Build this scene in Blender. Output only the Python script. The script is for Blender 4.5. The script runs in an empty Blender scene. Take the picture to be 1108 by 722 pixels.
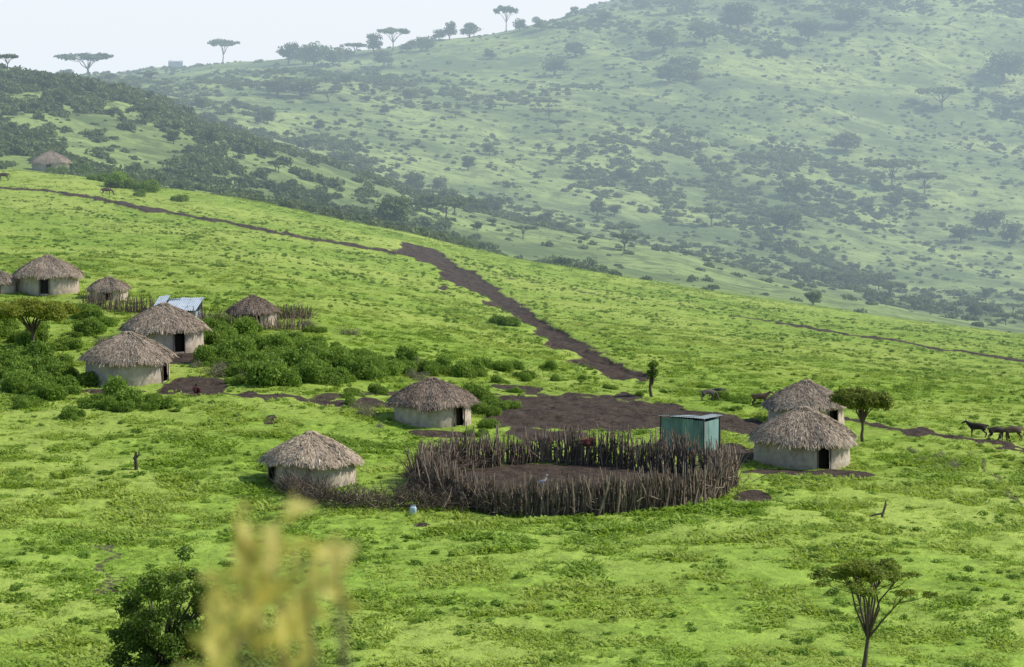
import bpy, math, numpy as np, random
from mathutils import Vector
R = np.random.default_rng(7)
random.seed(7)
scene = bpy.context.scene
F = 2770.0
C6, S6 = math.cos(math.radians(6)), math.sin(math.radians(6))

# ------------------------------------------------------------------ noise
def vnoise(x, y, s=0):
    x = np.asarray(x, float); y = np.asarray(y, float)
    xi = np.floor(x).astype(np.int64); yi = np.floor(y).astype(np.int64)
    xf = x-xi; yf = y-yi
    u = xf*xf*(3-2*xf); v = yf*yf*(3-2*yf)
    def h(a, b):
        n = (a*374761393+b*668265263+s*144269501) & 0xffffffff
        n = ((n ^ (n >> 13))*1274126177) & 0xffffffff
        return ((n ^ (n >> 16)) & 0xffff)/65535.0
    return (h(xi, yi)*(1-u)+h(xi+1, yi)*u)*(1-v)+(h(xi, yi+1)*(1-u)+h(xi+1, yi+1)*u)*v
def fbm(x, y, o=4, s=0):
    a = 0; t = 0; k = 1.0
    for i in range(o):
        a = a+k*vnoise(np.asarray(x)*2**i, np.asarray(y)*2**i, s+i*17); t += k; k *= .5
    return a/t
def sstep(a, b, x):
    t = np.clip((x-a)/(b-a), 0, 1); return t*t*(3-2*t)

# ------------------------------------------------------------------ terrain
cols = np.array([0, 138, 277, 415, 554, 692, 831, 969, 1108.])
rows = {
 95:[722]*9,
 138:[505,508,510,514,518,519,520,522,525],
 166:[425,421,418,430,440,444,448,454,460],
 208:[318,325,335,355,375,387,398,409,420],
 300:[225,238,255,280,305,325,345,360,375],
 360:[180,194,216,245,278,302,322,343,362],
 410:[192,205,225,253,286,309,330,351,369],
 480:[165,182,208,240,275,300,324,347,366],
 560:[118,142,178,218,255,280,305,330,352],
 650:[70,98,150,196,238,262,288,315,338],
 760:[86,110,154,190,222,243,268,295,318],
 900:[92,100,118,140,168,190,215,240,262],
 1100:[88,84,80,80,95,108,128,150,170],
 1300:[84,76,66,52,34,28,35,50,70],
 1500:[86,80,74,60,30,-10,-30,-40,-40],
 2000:[92,90,86,80,60,0,-110,-150,-180],
 2600:[96,96,98,100,90,60,-60,-150,-220],
 7000:[100]*9}
def s_of(py):
    v = (361-np.asarray(py, float))/F
    return (-S6+C6*v)/(C6+S6*v)
tT = np.concatenate([[-.6, -.4], (cols-554)/F, [.4, .6]])
Ys = [-80, -40, 0, 3, 20, 50, 75]; Zr = [[12.]*13, [5.]*13, [-1.8]*13, [-2.3]*13, [-6.8]*13, [-14.2]*13, [-19.6]*13]
for Yv, pys in rows.items():
    z = s_of(pys)*Yv
    sl = .05 if Yv > 120 else .02
    l = [z[0]+.4*Yv*sl, z[0]+.2*Yv*sl]; r = [z[-1]-.2*Yv*sl, z[-1]-.4*Yv*sl]
    if Yv > 2000: l = [z[0]]*2; r = [z[-1]]*2
    Ys.append(Yv); Zr.append(l+list(z)+r)
Ys = np.array(Ys, float); Zr = np.array(Zr)
NW = 3000; W0, W1 = math.log(40), math.log(7120)
Yd = np.exp(np.linspace(W0, W1, NW))-120
NT = 400; td = np.linspace(-.6, .6, NT)
tab = np.array([np.interp(Yd, Ys, Zr[:, j]) for j in range(13)])
tab = np.array([np.interp(td, tT, tab[:, i]) for i in range(NW)])  # NW x NT
def gsm(a, sig, ax):
    n = int(sig*3); k = np.exp(-.5*(np.arange(-n, n+1)/sig)**2); k /= k.sum()
    p = np.pad(a, [(n, n) if i == ax else (0, 0) for i in range(2)], mode='edge')
    out = np.zeros_like(a)
    for i, w in enumerate(k):
        out += w*(p[i:i+a.shape[0]] if ax == 0 else p[:, i:i+a.shape[1]])
    return out
tab = gsm(gsm(tab, 11, 0), 7, 1)
def Hbase(x, y):
    x = np.asarray(x, float); y = np.asarray(y, float)
    t = np.clip(x/np.maximum(y, 95), -.599, .599)
    w = (np.log(np.maximum(y+120, 40.01))-W0)/(W1-W0)*(NW-1); w = np.clip(w, 0, NW-1.001)
    c = (t+.6)/1.2*(NT-1)
    i = w.astype(int); j = c.astype(int); a = w-i; b = c-j
    z = (tab[i, j]*(1-b)+tab[i, j+1]*b)*(1-a)+(tab[i+1, j]*(1-b)+tab[i+1, j+1]*b)*a
    near = sstep(20, 90, y)
    z = z+near*(.75*(fbm(x/13, y/16, 3, 5)-.5)+.22*(fbm(x/2.2, y/2.2, 3, 9)-.5))
    f = sstep(400, 540, y)
    z = z+f*(.006*y*(fbm(x/150+.3, y/150, 4, 21)-.5)*2
             - .003*y*(1-np.abs(2*fbm(x/75+y/260, y/330, 3, 33)-1))**3
             + 4.5*(fbm(x/34, y/60, 4, 41)-.5))
    return z
def ray(px, py):
    for k in range(60):
        v = (361-py)/F; dY = C6+S6*v
        Y = np.geomspace(60, 3000, 7000)
        zr = Y*(-S6+C6*v)/dY; x = Y*((px-554)/F)/dY
        hit = np.nonzero(zr <= Hbase(x, Y))[0]
        if len(hit):
            i = hit[0]; return float(x[i]), float(Y[i])
        py += 1.0
    return 0., 1500.
# --- tracks and bare earth (world coordinates)
def poly(pts): return np.array([ray(*p) for p in pts])
# (points, half width, carve depth (negative = spoil bank), strength)
tracks = [
 (poly([(-20,204),(60,210),(130,222),(200,235),(250,244),(320,258),(400,271),(450,280)]), 1.4, -.38, 1.),
 (poly([(448,268),(470,284),(500,300),(530,318),(555,334),(580,350),(615,370),(650,390),(690,409)]), 1.65, .35, 1.1),
 (poly([(446,264),(468,280),(495,298),(512,308)]), 2.8, .35, 1.1),
 (poly([(500,290),(525,312),(560,335)]), 1.6, .3, 1.),
 (poly([(500,290),(560,304),(640,318),(720,332)]), .8, -.12, .55),
 (poly([(790,343),(850,352),(920,364),(1000,376),(1060,385),(1130,394)]), 1.3, -.25, .85),
 (poly([(925,455),(960,463),(1010,470),(1060,480),(1130,494)]), .8, -.1, .9),
 (poly([(180,421),(230,426),(300,431),(370,434),(430,440)]), .8, .0, .8),
 (poly([(350,432),(440,425),(530,428),(600,432)]), .6, .0, .6),
 (poly([(1050,488),(1085,530),(1120,560)]), .28, .05, .5),
 (poly([(118,590),(122,640),(128,722)]), .22, .05, .5),
]
KC = np.array([ (ray(621,518)[0]), 135.9 ]); KR = 8.25
c1 = ray(665,447)
patches = [(KC[0], KC[1], KR+.1, KR+.1, 1.1), (c1[0]+.5, c1[1], 7.9, 10., 1.05)]
for px, py, rx, ry in [(912,513,1.4,1.4),(812,540,1.3,2.2),(215,418,2.3,3.8),(120,424,2.5,1.2),(795,490,1.6,3),(560,420,2,2),(480,312,.5,5),(750,452,4,6),
                       (600,470,3,2.5),(292,455,.4,1.5),(470,470,2.2,1.3),(455,568,.5,.6),(845,512,2.4,1.2),(340,540,1.5,.6),(440,400,2.,3),(800,458,2.5,4),(190,385,3,3)]:
    a = ray(px, py); patches.append((a[0], a[1], rx, ry, .95))
def seg_d(x, y, P):
    d = np.full(x.shape, 1e9)
    for a, b in zip(P[:-1], P[1:]):
        ab = b-a; t = np.clip(((x-a[0])*ab[0]+(y-a[1])*ab[1])/(ab@ab+1e-9), 0, 1)
        d = np.minimum(d, np.hypot(x-a[0]-t*ab[0], y-a[1]-t*ab[1]))
    return d
def dirt(x, y):
    m = np.zeros(x.shape); cv = np.zeros(x.shape)
    sel = (y > 85) & (y < 420); X = x[sel]; Y = y[sel]
    n = fbm(X/1.3, Y/2.5, 3, 77)-.5; n2 = fbm(X/5, Y/9, 3, 78)-.5
    mm = np.zeros(X.shape); cc = np.zeros(X.shape)
    for P, w, dep, st in tracks:
        wv = w*(1+1.8*n2)
        d = seg_d(X+n2*2.5+n*1.2, Y+n*5, P)
        k = (1-sstep(wv*.6, wv*1.35, d))*st
        mm = np.maximum(mm, k); cc = np.where(np.abs(k*dep) > np.abs(cc), k*dep, cc)
    for (cx, cy, rx, ry, st) in patches:
        d = np.hypot((X-cx)/rx, (Y-cy)/ry)+n*.7+n2*.9
        if rx == KR+.1: d = np.hypot((X-cx)/rx, (Y-cy)/ry)+n*.1
        mm = np.maximum(mm, (1-sstep(.8, 1.1, d))*st)
    cc = cc+mm*.35*(fbm(X/1.1, Y/1.6, 3, 79)-.5)*(Y > 150)
    m[sel] = mm; cv[sel] = cc
    return m, cv
def H(x, y):
    x = np.asarray(x, float); y = np.asarray(y, float)
    return Hbase(x, y)-dirt(x, y)[1]
def H1(x, y): return float(H(np.array([x]), np.array([y]))[0])

# ------------------------------------------------------------------ mesh builder
class MB:
    def __init__(s): s.v = []; s.q = []; s.m = []; s.t = []; s.sm = []; s.n = 0
    def add(s, v, q, mat=0, tint=.5, smooth=False):
        v = np.asarray(v, np.float32).reshape(-1, 3); q = np.asarray(q, np.int32).reshape(-1, 4)
        s.v.append(v); s.q.append(q+s.n); s.n += len(v); k = len(q)
        s.m.append(np.full(k, mat, np.int32)); s.t.append(np.broadcast_to(np.asarray(tint, np.float32), (k,)).copy())
        s.sm.append(np.full(k, smooth, bool))
    def mesh(s, name, mats):
        v = np.concatenate(s.v); q = np.concatenate(s.q); me = bpy.data.meshes.new(name)
        me.vertices.add(len(v)); me.vertices.foreach_set('co', v.ravel())
        me.loops.add(q.size); me.loops.foreach_set('vertex_index', q.ravel())
        me.polygons.add(len(q)); me.polygons.foreach_set('loop_start', np.arange(0, q.size, 4, dtype=np.int32))
        me.polygons.foreach_set('material_index', np.concatenate(s.m))
        me.polygons.foreach_set('use_smooth', np.concatenate(s.sm))
        a = me.attributes.new('tint', 'FLOAT', 'FACE'); a.data.foreach_set('value', np.concatenate(s.t))
        for m in mats: me.materials.append(m)
        me.update(calc_edges=True); return me
    def obj(s, name, mats, loc=(0,0,0), rotz=0, parent=None, scale=1):
        o = bpy.data.objects.new(name, s.mesh(name, mats)); scene.collection.objects.link(o)
        o.location = loc; o.rotation_euler = (0, 0, rotz); o.scale = (scale,)*3
        if parent: o.parent = parent
        return o
def tube(mb, pts, rad, k=5, mat=0, tint=.5, smooth=True):
    pts = np.asarray(pts, float); n = len(pts); rad = np.broadcast_to(np.asarray(rad, float), (n,))
    d = np.gradient(pts, axis=0); d /= np.linalg.norm(d, axis=1)[:, None]+1e-9
    ref = np.array([0, 0, 1.]) if abs(d.mean(0)[2]) < .7 else np.array([1., 0, 0])
    u = np.cross(d, ref); u /= np.linalg.norm(u, axis=1)[:, None]+1e-9; w = np.cross(d, u)
    a = np.arange(k)*2*math.pi/k
    v = (pts[:, None]+rad[:, None, None]*(np.cos(a)[None, :, None]*u[:, None]+np.sin(a)[None, :, None]*w[:, None])).reshape(-1, 3)
    i = np.arange(n-1)[:, None]*k; j = np.arange(k)[None]; j2 = (j+1) % k
    q = np.stack([i+j, i+j2, i+k+j2, i+k+j], -1).reshape(-1, 4)
    mb.add(v, q, mat, tint, smooth)
    if k >= 4:
        top = (n-1)*k+mb.n-len(v)
        mb.q.append(np.array([[top, top+1, top+2, top+3]], np.int32)); mb.m.append(np.array([mat], np.int32)); mb.t.append(np.array([np.mean(tint)], np.float32)); mb.sm.append(np.array([False]))
def leaves(mb, c, rad, n, size, mat=1, rng=R, shell=.55, tint=None, asp=.6, up=.3):
    d = rng.normal(size=(n, 3)); d /= np.linalg.norm(d, axis=1)[:, None]
    r = shell+(1-shell)*rng.random(n)**.6; r = np.where(rng.random(n) < .12, r*1.12, r)
    p = np.asarray(c)+d*r[:, None]*np.asarray(rad)
    nrm = rng.normal(size=(n, 3))*.8+d*.7+np.array([0, 0, up]); nrm /= np.linalg.norm(nrm, axis=1)[:, None]
    a = np.cross(nrm, rng.normal(size=(n, 3))); a /= np.linalg.norm(a, axis=1)[:, None]; b = np.cross(nrm, a)
    s = size*(.6+.8*rng.random(n))[:, None]; a *= s; b *= s*asp
    v = np.stack([p-a, p-b*.9+a*.1, p+a, p+b*.9+a*.1], 1).reshape(-1, 3)
    if tint is None: tint = np.clip(.5+.25*rng.normal(size=n), 0, 1)
    mb.add(v, np.arange(4*n).reshape(-1, 4), mat, tint)

# ------------------------------------------------------------------ materials
def newmat(name):
    m = bpy.data.materials.new(name); m.use_nodes = True; nt = m.node_tree; nt.nodes.clear()
    return m, nt, nt.nodes.new('ShaderNodeOutputMaterial')
def N(nt, t, **k):
    n = nt.nodes.new(t)
    for a, b in k.items(): setattr(n, a, b)
    return n
def math_(nt, op, a, b=None, clamp=False):
    n = N(nt, 'ShaderNodeMath', operation=op, use_clamp=clamp)
    for i, x in enumerate((a, b)):
        if x is None: continue
        if isinstance(x, (int, float)): n.inputs[i].default_value = x
        else: nt.links.new(x, n.inputs[i])
    return n.outputs[0]
def mix(nt, f, a, b):
    n = N(nt, 'ShaderNodeMix', data_type='RGBA')
    for s, x in ((n.inputs[0], f), (n.inputs[6], a), (n.inputs[7], b)):
        if isinstance(x, (int, float)): s.default_value = x
        elif isinstance(x, tuple): s.default_value = (*x, 1)
        else: nt.links.new(x, s)
    return n.outputs[2]
def noise(nt, vec, scale, detail=3, rough=.55):
    n = N(nt, 'ShaderNodeTexNoise'); n.inputs['Scale'].default_value = scale
    n.inputs['Detail'].default_value = detail; n.inputs['Roughness'].default_value = rough
    nt.links.new(vec, n.inputs['Vector']); return n.outputs['Fac']
def rng_(nt, x, a, b, c=0., d=1.):
    n = N(nt, 'ShaderNodeMapRange'); n.clamp = True
    nt.links.new(x, n.inputs[0])
    for i, v in enumerate((a, b, c, d)): n.inputs[i+1].default_value = v
    return n.outputs[0]
def leafmat(name, c1, c2, tr=.35, big=.06, ycol=None, rand=.3):
    m, nt, out = newmat(name)
    at = N(nt, 'ShaderNodeAttribute', attribute_name='tint').outputs['Fac']
    oi = N(nt, 'ShaderNodeObjectInfo').outputs['Random']
    pos = N(nt, 'ShaderNodeNewGeometry').outputs['Position']
    nz = noise(nt, pos, big, 2)
    f = math_(nt, 'ADD', math_(nt, 'MULTIPLY', at, .6), math_(nt, 'MULTIPLY', oi, rand))
    f = math_(nt, 'ADD', f, math_(nt, 'MULTIPLY', math_(nt, 'SUBTRACT', nz, .45), 1.0), True)
    c = mix(nt, f, c1, c2)
    if ycol: c = mix(nt, rng_(nt, noise(nt, pos, big*.3, 2), .40, .60, 0, .8), c, ycol)
    d = N(nt, 'ShaderNodeBsdfPrincipled'); d.inputs['Roughness'].default_value = .65
    d.inputs['Specular IOR Level'].default_value = .25
    t = N(nt, 'ShaderNodeBsdfTranslucent'); nt.links.new(c, d.inputs['Base Color'])
    nt.links.new(mix(nt, .35, c, (c2[0]*1.3, c2[1]*1.2, c2[2]*.6)), t.inputs['Color'])
    s = N(nt, 'ShaderNodeMixShader'); s.inputs[0].default_value = tr
    nt.links.new(d.outputs[0], s.inputs[1]); nt.links.new(t.outputs[0], s.inputs[2]); nt.links.new(s.outputs[0], out.inputs[0])
    return m
def stdmat(name, c1, c2, scale=3, bump=.3, rough=.9, use_tint=True, metal=0., stretch=None, tf=.7, bd=.05):
    m, nt, out = newmat(name)
    tc = N(nt, 'ShaderNodeTexCoord').outputs['Object']
    if stretch:
        mp = N(nt, 'ShaderNodeMapping'); mp.inputs['Scale'].default_value = stretch; nt.links.new(tc, mp.inputs[0]); tc = mp.outputs[0]
    nz = noise(nt, tc, scale, 5, .65)
    f = rng_(nt, nz, .3, .7)
    if use_tint:
        at = N(nt, 'ShaderNodeAttribute', attribute_name='tint').outputs['Fac']
        f = math_(nt, 'ADD', math_(nt, 'MULTIPLY', f, 1-tf), math_(nt, 'MULTIPLY', at, tf), True)
    c = mix(nt, f, c1, c2)
    p = N(nt, 'ShaderNodeBsdfPrincipled'); p.inputs['Roughness'].default_value = rough; p.inputs['Metallic'].default_value = metal
    p.inputs['Specular IOR Level'].default_value = .3
    nt.links.new(c, p.inputs['Base Color'])
    if bump:
        b = N(nt, 'ShaderNodeBump'); b.inputs['Strength'].default_value = bump; b.inputs['Distance'].default_value = bd
        nt.links.new(nz, b.inputs['Height']); nt.links.new(b.outputs[0], p.inputs['Normal'])
    nt.links.new(p.outputs[0], out.inputs[0]); return m

def ground_material():
    m, nt, out = newmat('grassland')
    pos = N(nt, 'ShaderNodeNewGeometry').outputs['Position']
    n1 = noise(nt, pos, 1.3, 6, .7); n2 = noise(nt, pos, .05, 4); n3 = noise(nt, pos, .3, 4, .6); n4 = noise(nt, pos, 5, 4, .7)
    g = mix(nt, rng_(nt, n1, .38, .62), (.12, .195, .024), (.275, .42, .058))
    g = mix(nt, rng_(nt, n3, .4, .65, 0, .7), g, (.32, .455, .075))
    g = mix(nt, rng_(nt, n2, .42, .62, 0, .6), g, (.40, .48, .11))
    hill = N(nt, 'ShaderNodeAttribute', attribute_name='hill').outputs['Fac']
    h1 = noise(nt, pos, .016, 6, .7); h2 = noise(nt, pos, .12, 5, .75)
    hc = mix(nt, rng_(nt, h1, .42, .58), (.11, .165, .055), (.27, .36, .115))
    hc = mix(nt, rng_(nt, h2, .47, .58, 0, .75), hc, (.085, .125, .045))
    g = mix(nt, hill, g, hc)
    dm = N(nt, 'ShaderNodeAttribute', attribute_name='dirt').outputs['Fac']
    dc = mix(nt, rng_(nt, n1, .35, .65), (.028, .021, .017), (.085, .065, .05))
    dc = mix(nt, rng_(nt, n4, .5, .62, 0, .5), dc, (.15, .115, .09))
    dd = math_(nt, 'ADD', dm, math_(nt, 'MULTIPLY', math_(nt, 'SUBTRACT', n4, .5), 1.0))
    c = mix(nt, rng_(nt, dd, .35, .55), g, dc)
    p = N(nt, 'ShaderNodeBsdfPrincipled'); p.inputs['Roughness'].default_value = .95; p.inputs['Specular IOR Level'].default_value = .1
    nt.links.new(c, p.inputs['Base Color'])
    b = N(nt, 'ShaderNodeBump'); b.inputs['Strength'].default_value = .75; b.inputs['Distance'].default_value = .25
    hh = math_(nt, 'ADD', n1, math_(nt, 'MULTIPLY', n4, .35)); nt.links.new(hh, b.inputs['Height']); nt.links.new(b.outputs[0], p.inputs['Normal'])
    nt.links.new(p.outputs[0], out.inputs[0]); return m
M_ground = ground_material()
M_grass = leafmat('grass_blades', (.13, .22, .025), (.31, .465, .065), .4, .35, (.42, .50, .10))
M_bush = leafmat('bush_leaves', (.08, .155, .02), (.26, .40, .06), .35, .5)
M_far = leafmat('hill_foliage', (.05, .08, .03), (.16, .215, .065), .3, .02, rand=.5)
M_aca = leafmat('acacia_leaves', (.06, .10, .014), (.22, .27, .04), .35, .5)
M_acay = leafmat('acacia_yellow_leaves', (.11, .16, .018), (.33, .37, .05), .35, .5)
M_thorn = leafmat('thorn_tree_leaves', (.10, .15, .02), (.27, .33, .05), .35, .5)
M_ochre = leafmat('ochre_leaves', (.36, .35, .09), (.78, .68, .26), .45, 8.)
M_bark = stdmat('bark', (.05, .038, .028), (.17, .135, .105), 6, .6)
M_stick = stdmat('weathered_sticks', (.045, .033, .025), (.34, .27, .205), 8, .4, tf=.8)
M_twig = stdmat('brush_twigs', (.055, .04, .03), (.30, .235, .18), 8, .3, tf=.8)
M_thatch = stdmat('thatch', (.14, .105, .075), (.54, .45, .345), 5, .6, tf=.75)
M_thatchl = stdmat('thatch_light', (.20, .155, .11), (.68, .56, .42), 5, .6, tf=.75)
M_thatchd = stdmat('thatch_dark', (.10, .072, .053), (.38, .30, .23), 5, .6, tf=.75)
M_mud = stdmat('mud_plaster', (.30, .245, .19), (.62, .54, .435), 2.2, .6, tf=.35)
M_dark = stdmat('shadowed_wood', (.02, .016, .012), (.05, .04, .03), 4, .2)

# ------------------------------------------------------------------ ground mesh
Yr = np.concatenate([np.linspace(-78, 80, 60)[:-1], np.geomspace(80, 385, 560)[:-1], np.geomspace(385, 1700, 330)[:-1], np.geomspace(1700, 6800, 40)])
uc = np.concatenate([-np.geomspace(.9, .212, 45)[:-1], np.linspace(-.21, .21, 700), np.geomspace(.212, .9, 45)[1:]])
GY, GU = np.meshgrid(Yr, uc, indexing='ij'); GX = GU*(GY+82)
gx = GX.ravel(); gy = GY.ravel()
dm, cv = dirt(gx, gy); gz = Hbase(gx, gy)-cv
gz += sstep(60, 90, gy)*(1-sstep(250, 400, gy))*.18*(fbm(gx/.9, gy/.9, 2, 301)-.5)
nr, nc = GX.shape
i = np.arange(nr-1)[:, None]*nc; j = np.arange(nc-1)[None]
q = np.stack([i+j, i+j+1, i+nc+j+1, i+nc+j], -1).reshape(-1, 4)
mb = MB(); mb.add(np.stack([gx, gy, gz], 1), q, 0, .5, True)
ground = mb.obj('ground', [M_ground])
a = ground.data.attributes.new('dirt', 'FLOAT', 'POINT'); a.data.foreach_set('value', dm.astype(np.float32))
hl = sstep(390, 520, gy+40*(fbm(gx/60, gy/60, 3, 3)-.5))
a = ground.data.attributes.new('hill', 'FLOAT', 'POINT'); a.data.foreach_set('value', hl.astype(np.float32))

# ------------------------------------------------------------------ scatter via geometry nodes
def scatter(name, pts, scl, protos, rng=R, tilt=.1):
    n = len(pts); me = bpy.data.meshes.new(name); me.vertices.add(n); me.vertices.foreach_set('co', np.asarray(pts, np.float32).ravel())
    scl = np.asarray(scl, np.float32)
    if scl.ndim == 1: scl = np.stack([scl]*3, 1)
    rot = np.stack([rng.normal(size=n)*tilt, rng.normal(size=n)*tilt, rng.random(n)*6.283], 1).astype(np.float32)
    at = me.attributes.new('scl', 'FLOAT_VECTOR', 'POINT'); at.data.foreach_set('vector', scl.ravel())
    at = me.attributes.new('rotv', 'FLOAT_VECTOR', 'POINT'); at.data.foreach_set('vector', rot.ravel())
    at = me.attributes.new('idx', 'INT', 'POINT'); at.data.foreach_set('value', rng.integers(0, len(protos), n).astype(np.int32))
    o = bpy.data.objects.new(name, me); scene.collection.objects.link(o)
    col = bpy.data.collections.new(name+'_kinds')
    for p in protos: col.objects.link(p)
    ng = bpy.data.node_groups.new(name+'_nodes', 'GeometryNodeTree')
    ng.interface.new_socket('Geometry', in_out='INPUT', socket_type='NodeSocketGeometry')
    ng.interface.new_socket('Geometry', in_out='OUTPUT', socket_type='NodeSocketGeometry')
    gi = ng.nodes.new('NodeGroupInput'); go = ng.nodes.new('NodeGroupOutput')
    ip = ng.nodes.new('GeometryNodeInstanceOnPoints'); ci = ng.nodes.new('GeometryNodeCollectionInfo')
    ci.inputs['Collection'].default_value = col; ci.inputs['Separate Children'].default_value = True; ci.inputs['Reset Children'].default_value = True
    def na(nm, dt):
        x = ng.nodes.new('GeometryNodeInputNamedAttribute'); x.data_type = dt; x.inputs['Name'].default_value = nm
        return [s for s in x.outputs if s.enabled and s.name == 'Attribute'][0]
    L = ng.links.new
    L(gi.outputs[0], ip.inputs['Points']); L(ci.outputs[0], ip.inputs['Instance']); ip.inputs['Pick Instance'].default_value = True
    L(na('idx', 'INT'), ip.inputs['Instance Index']); L(na('rotv', 'FLOAT_VECTOR'), ip.inputs['Rotation']); L(na('scl', 'FLOAT_VECTOR'), ip.inputs['Scale'])
    L(ip.outputs[0], go.inputs[0])
    md = o.modifiers.new('scatter', 'NODES'); md.node_group = ng
    return o
def proto(mb, name, mats):
    return bpy.data.objects.new(name, mb.mesh(name, mats))

# grass tufts
def tuft(rng, nb, rad, h, w, spread):
    mb = MB(); V = []; T = []
    for b in range(nb):
        a = rng.random()*6.283; r = rad*math.sqrt(rng.random()); base = np.array([r*math.cos(a), r*math.sin(a), -.04])
        a2 = a+rng.normal()*.8; dr = np.array([math.cos(a2), math.sin(a2), 0]); sd = np.array([-dr[1], dr[0], 0])*w*(.6+.8*rng.random())
        hh = h*(.5+.8*rng.random()); sp = spread*(.3+rng.random())*hh
        m_ = base+dr*sp*.35+[0, 0, hh*.6]; t_ = base+dr*sp+[0, 0, hh*(1-.3*spread*rng.random())]
        V += [base-sd*.5, base+sd*.5, m_+sd, m_-sd, t_+sd*.25, t_-sd*.25]
        T += [.35+.3*rng.random(), .5+.4*rng.random()]
    n = nb; q = np.concatenate([[[k*6, k*6+1, k*6+2, k*6+3], [k*6+3, k*6+2, k*6+4, k*6+5]] for k in range(n)])
    mb.add(np.array(V), q, 0, np.array(T)); return mb
protos = [proto(tuft(R, nb, rd, h, w, sp), 'grass_tuft', [M_grass]) for nb, rd, h, w, sp in
          [(16, .26, .11, .03, 1.1), (18, .32, .085, .04, 1.5), (13, .2, .14, .025, .8), (20, .36, .065, .045, 1.7), (15, .28, .12, .035, 1.2)]]
huts_px = [(868,508,116,43,'n'),(872,463,92,28,'n'),(468,463,93,31,'d'),(337,528,106,38,'l'),(139,418,101,31,'n'),
           (178,384,96,29,'n'),(274,353,56,22,'d'),(52,320,76,22,'n'),(118,326,46,13,'n'),(-2,318,44,13,'n'),(55,186,44,13,'n')]
huts = []
for px, py, w, rh, kd in huts_px:
    x, y = ray(px, py); sc = F/y; Rr = w/2/sc; y += Rr*.86; x = x*(y/(y-Rr*.86)); sc = F/y; Rr = w/2/sc
    huts.append((x, y, Rr, max(.28*Rr*2, rh/sc-Rr*.16), kd))
def samp(n, y0, y1, hw=.225):
    y = np.sqrt(y0**2+(y1**2-y0**2)*R.random(n)); x = (R.random(n)*2-1)*(hw*y+3); return x, y
xs, ys = [], []
for n, a_, b_ in ((46000, 88, 150), (50000, 150, 250), (34000, 250, 385)):
    x, y = samp(n, a_, b_); xs.append(x); ys.append(y)
x = np.concatenate(xs); y = np.concatenate(ys)
d, _ = dirt(x, y); cl = fbm(x/1.5, y/1.9, 3, 55); cl2 = fbm(x/12, y/16, 3, 56)
keep = (d < .3+.15*R.random(len(x))) & (R.random(len(x)) < sstep(.3, .6, cl)*.75+.3)
for P, w, dep, st in tracks[:6]:
    keep &= ~((seg_d(x, y+2.5, P) < w*1.6) & (R.random(len(x)) < .85))
for hx, hy, hr, _, _ in huts: keep &= np.hypot(x-hx, y-hy) > hr*.9
x, y, cl, cl2 = x[keep], y[keep], cl[keep], cl2[keep]
sz = (.5+1.0*sstep(.4, .7, cl))*(.55+.9*cl2)*(.7+.6*R.random(len(x)))
scatter('grass', np.stack([x, y, H(x, y)], 1), np.stack([sz*1.1, sz*1.1, sz*np.where(y > 220, .7, 1.)], 1), protos)
def bush_proto(name, mats, rng, lobes, nl, ls, squash=.8, twigs=True):
    mb = MB()
    for k in range(lobes):
        a = rng.random()*6.283; r = .55*math.sqrt(rng.random()); rr = .3+.28*rng.random()
        c = (r*math.cos(a), r*math.sin(a), (rr*.55+.45*(1-r)*rng.random())*squash)
        leaves(mb, c, (rr, rr, rr*squash), nl, ls, 0, rng)
        if twigs: tube(mb, [(0, 0, -.1), (c[0]*.5, c[1]*.5, c[2]*.4), c], [.035, .025, .012], 4, 1)
    return proto(mb, name, mats)
M_weed = leafmat('weed_leaves', (.09, .165, .022), (.23, .38, .055), .35, .3)
weeds = [bush_proto('weed_clump', [M_weed, M_bark], R, 5, 30, .13, .55, False) for _ in range(3)]
x, y = samp(26000, 88, 330); d, _ = dirt(x, y); cl = fbm(x/3, y/4, 3, 61)
k = (d < .2) & (R.random(len(x)) < .12+.88*sstep(.5, .66, cl))
for hx, hy, hr, _, _ in huts: k &= np.hypot(x-hx, y-hy) > hr*1.05
x, y = x[k], y[k]; s = (.12+.30*R.random(len(x))**2.4)
scatter('meadow_weeds', np.stack([x, y, H(x, y)], 1), s, weeds)

# ------------------------------------------------------------------ shrubs round the village
bushes = [bush_proto('leafy_bush', [M_bush, M_bark], R, 10, 240, .065) for _ in range(4)]
bl = [(245,376,46),(262,388,50),(285,398,60),(320,402,60),(350,396,50),(300,412,55),(345,413,50),(380,402,44),(400,408,44),(225,368,36),
      (240,352,30),(215,356,26),(310,386,46),(365,412,36),(425,405,40),(460,402,34),(487,402,32),(510,406,36),(270,372,36),(290,382,40),
      (30,412,50),(55,420,46),(12,422,44),(75,412,36),(40,398,40),(20,392,36),(70,396,30),(95,345,34),(105,355,30),(5,400,40),(60,430,40),
      (130,440,50),(115,436,30),(525,432,34),(520,450,28),(528,462,24),(545,352,26),(90,190,22),(110,196,20),(130,203,30),(160,207,26),(80,186,20),
      (600,412,16),(630,412,14),(780,432,20),(800,436,18),(690,428,12),(660,420,14),(0,362,50),(25,370,40),(380,440,18),(225,395,30),(340,360,20),(255,415,18),
      (640,400,10),(720,425,10),(760,420,12),(80,452,26),(820,440,14),(275,358,18),(320,372,30),(345,375,26),(190,445,14),
      (250,364,40),(265,402,44),(330,388,44),(365,388,40),(235,390,40),(20,404,50),(45,408,50),(0,412,50),(445,392,30),(70,378,34),(100,362,34),(540,400,26),
      (570,410,24),(590,400,20),(395,392,34),(150,212,16),(200,218,16),(60,188,20),(540,440,24),(230,350,30),(540,415,18),(555,425,16),(515,470,20),(800,445,16),
      (380,428,22),(410,425,22),(440,428,16),(160,440,30),(30,440,26)]
P, S_ = [], []
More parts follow.
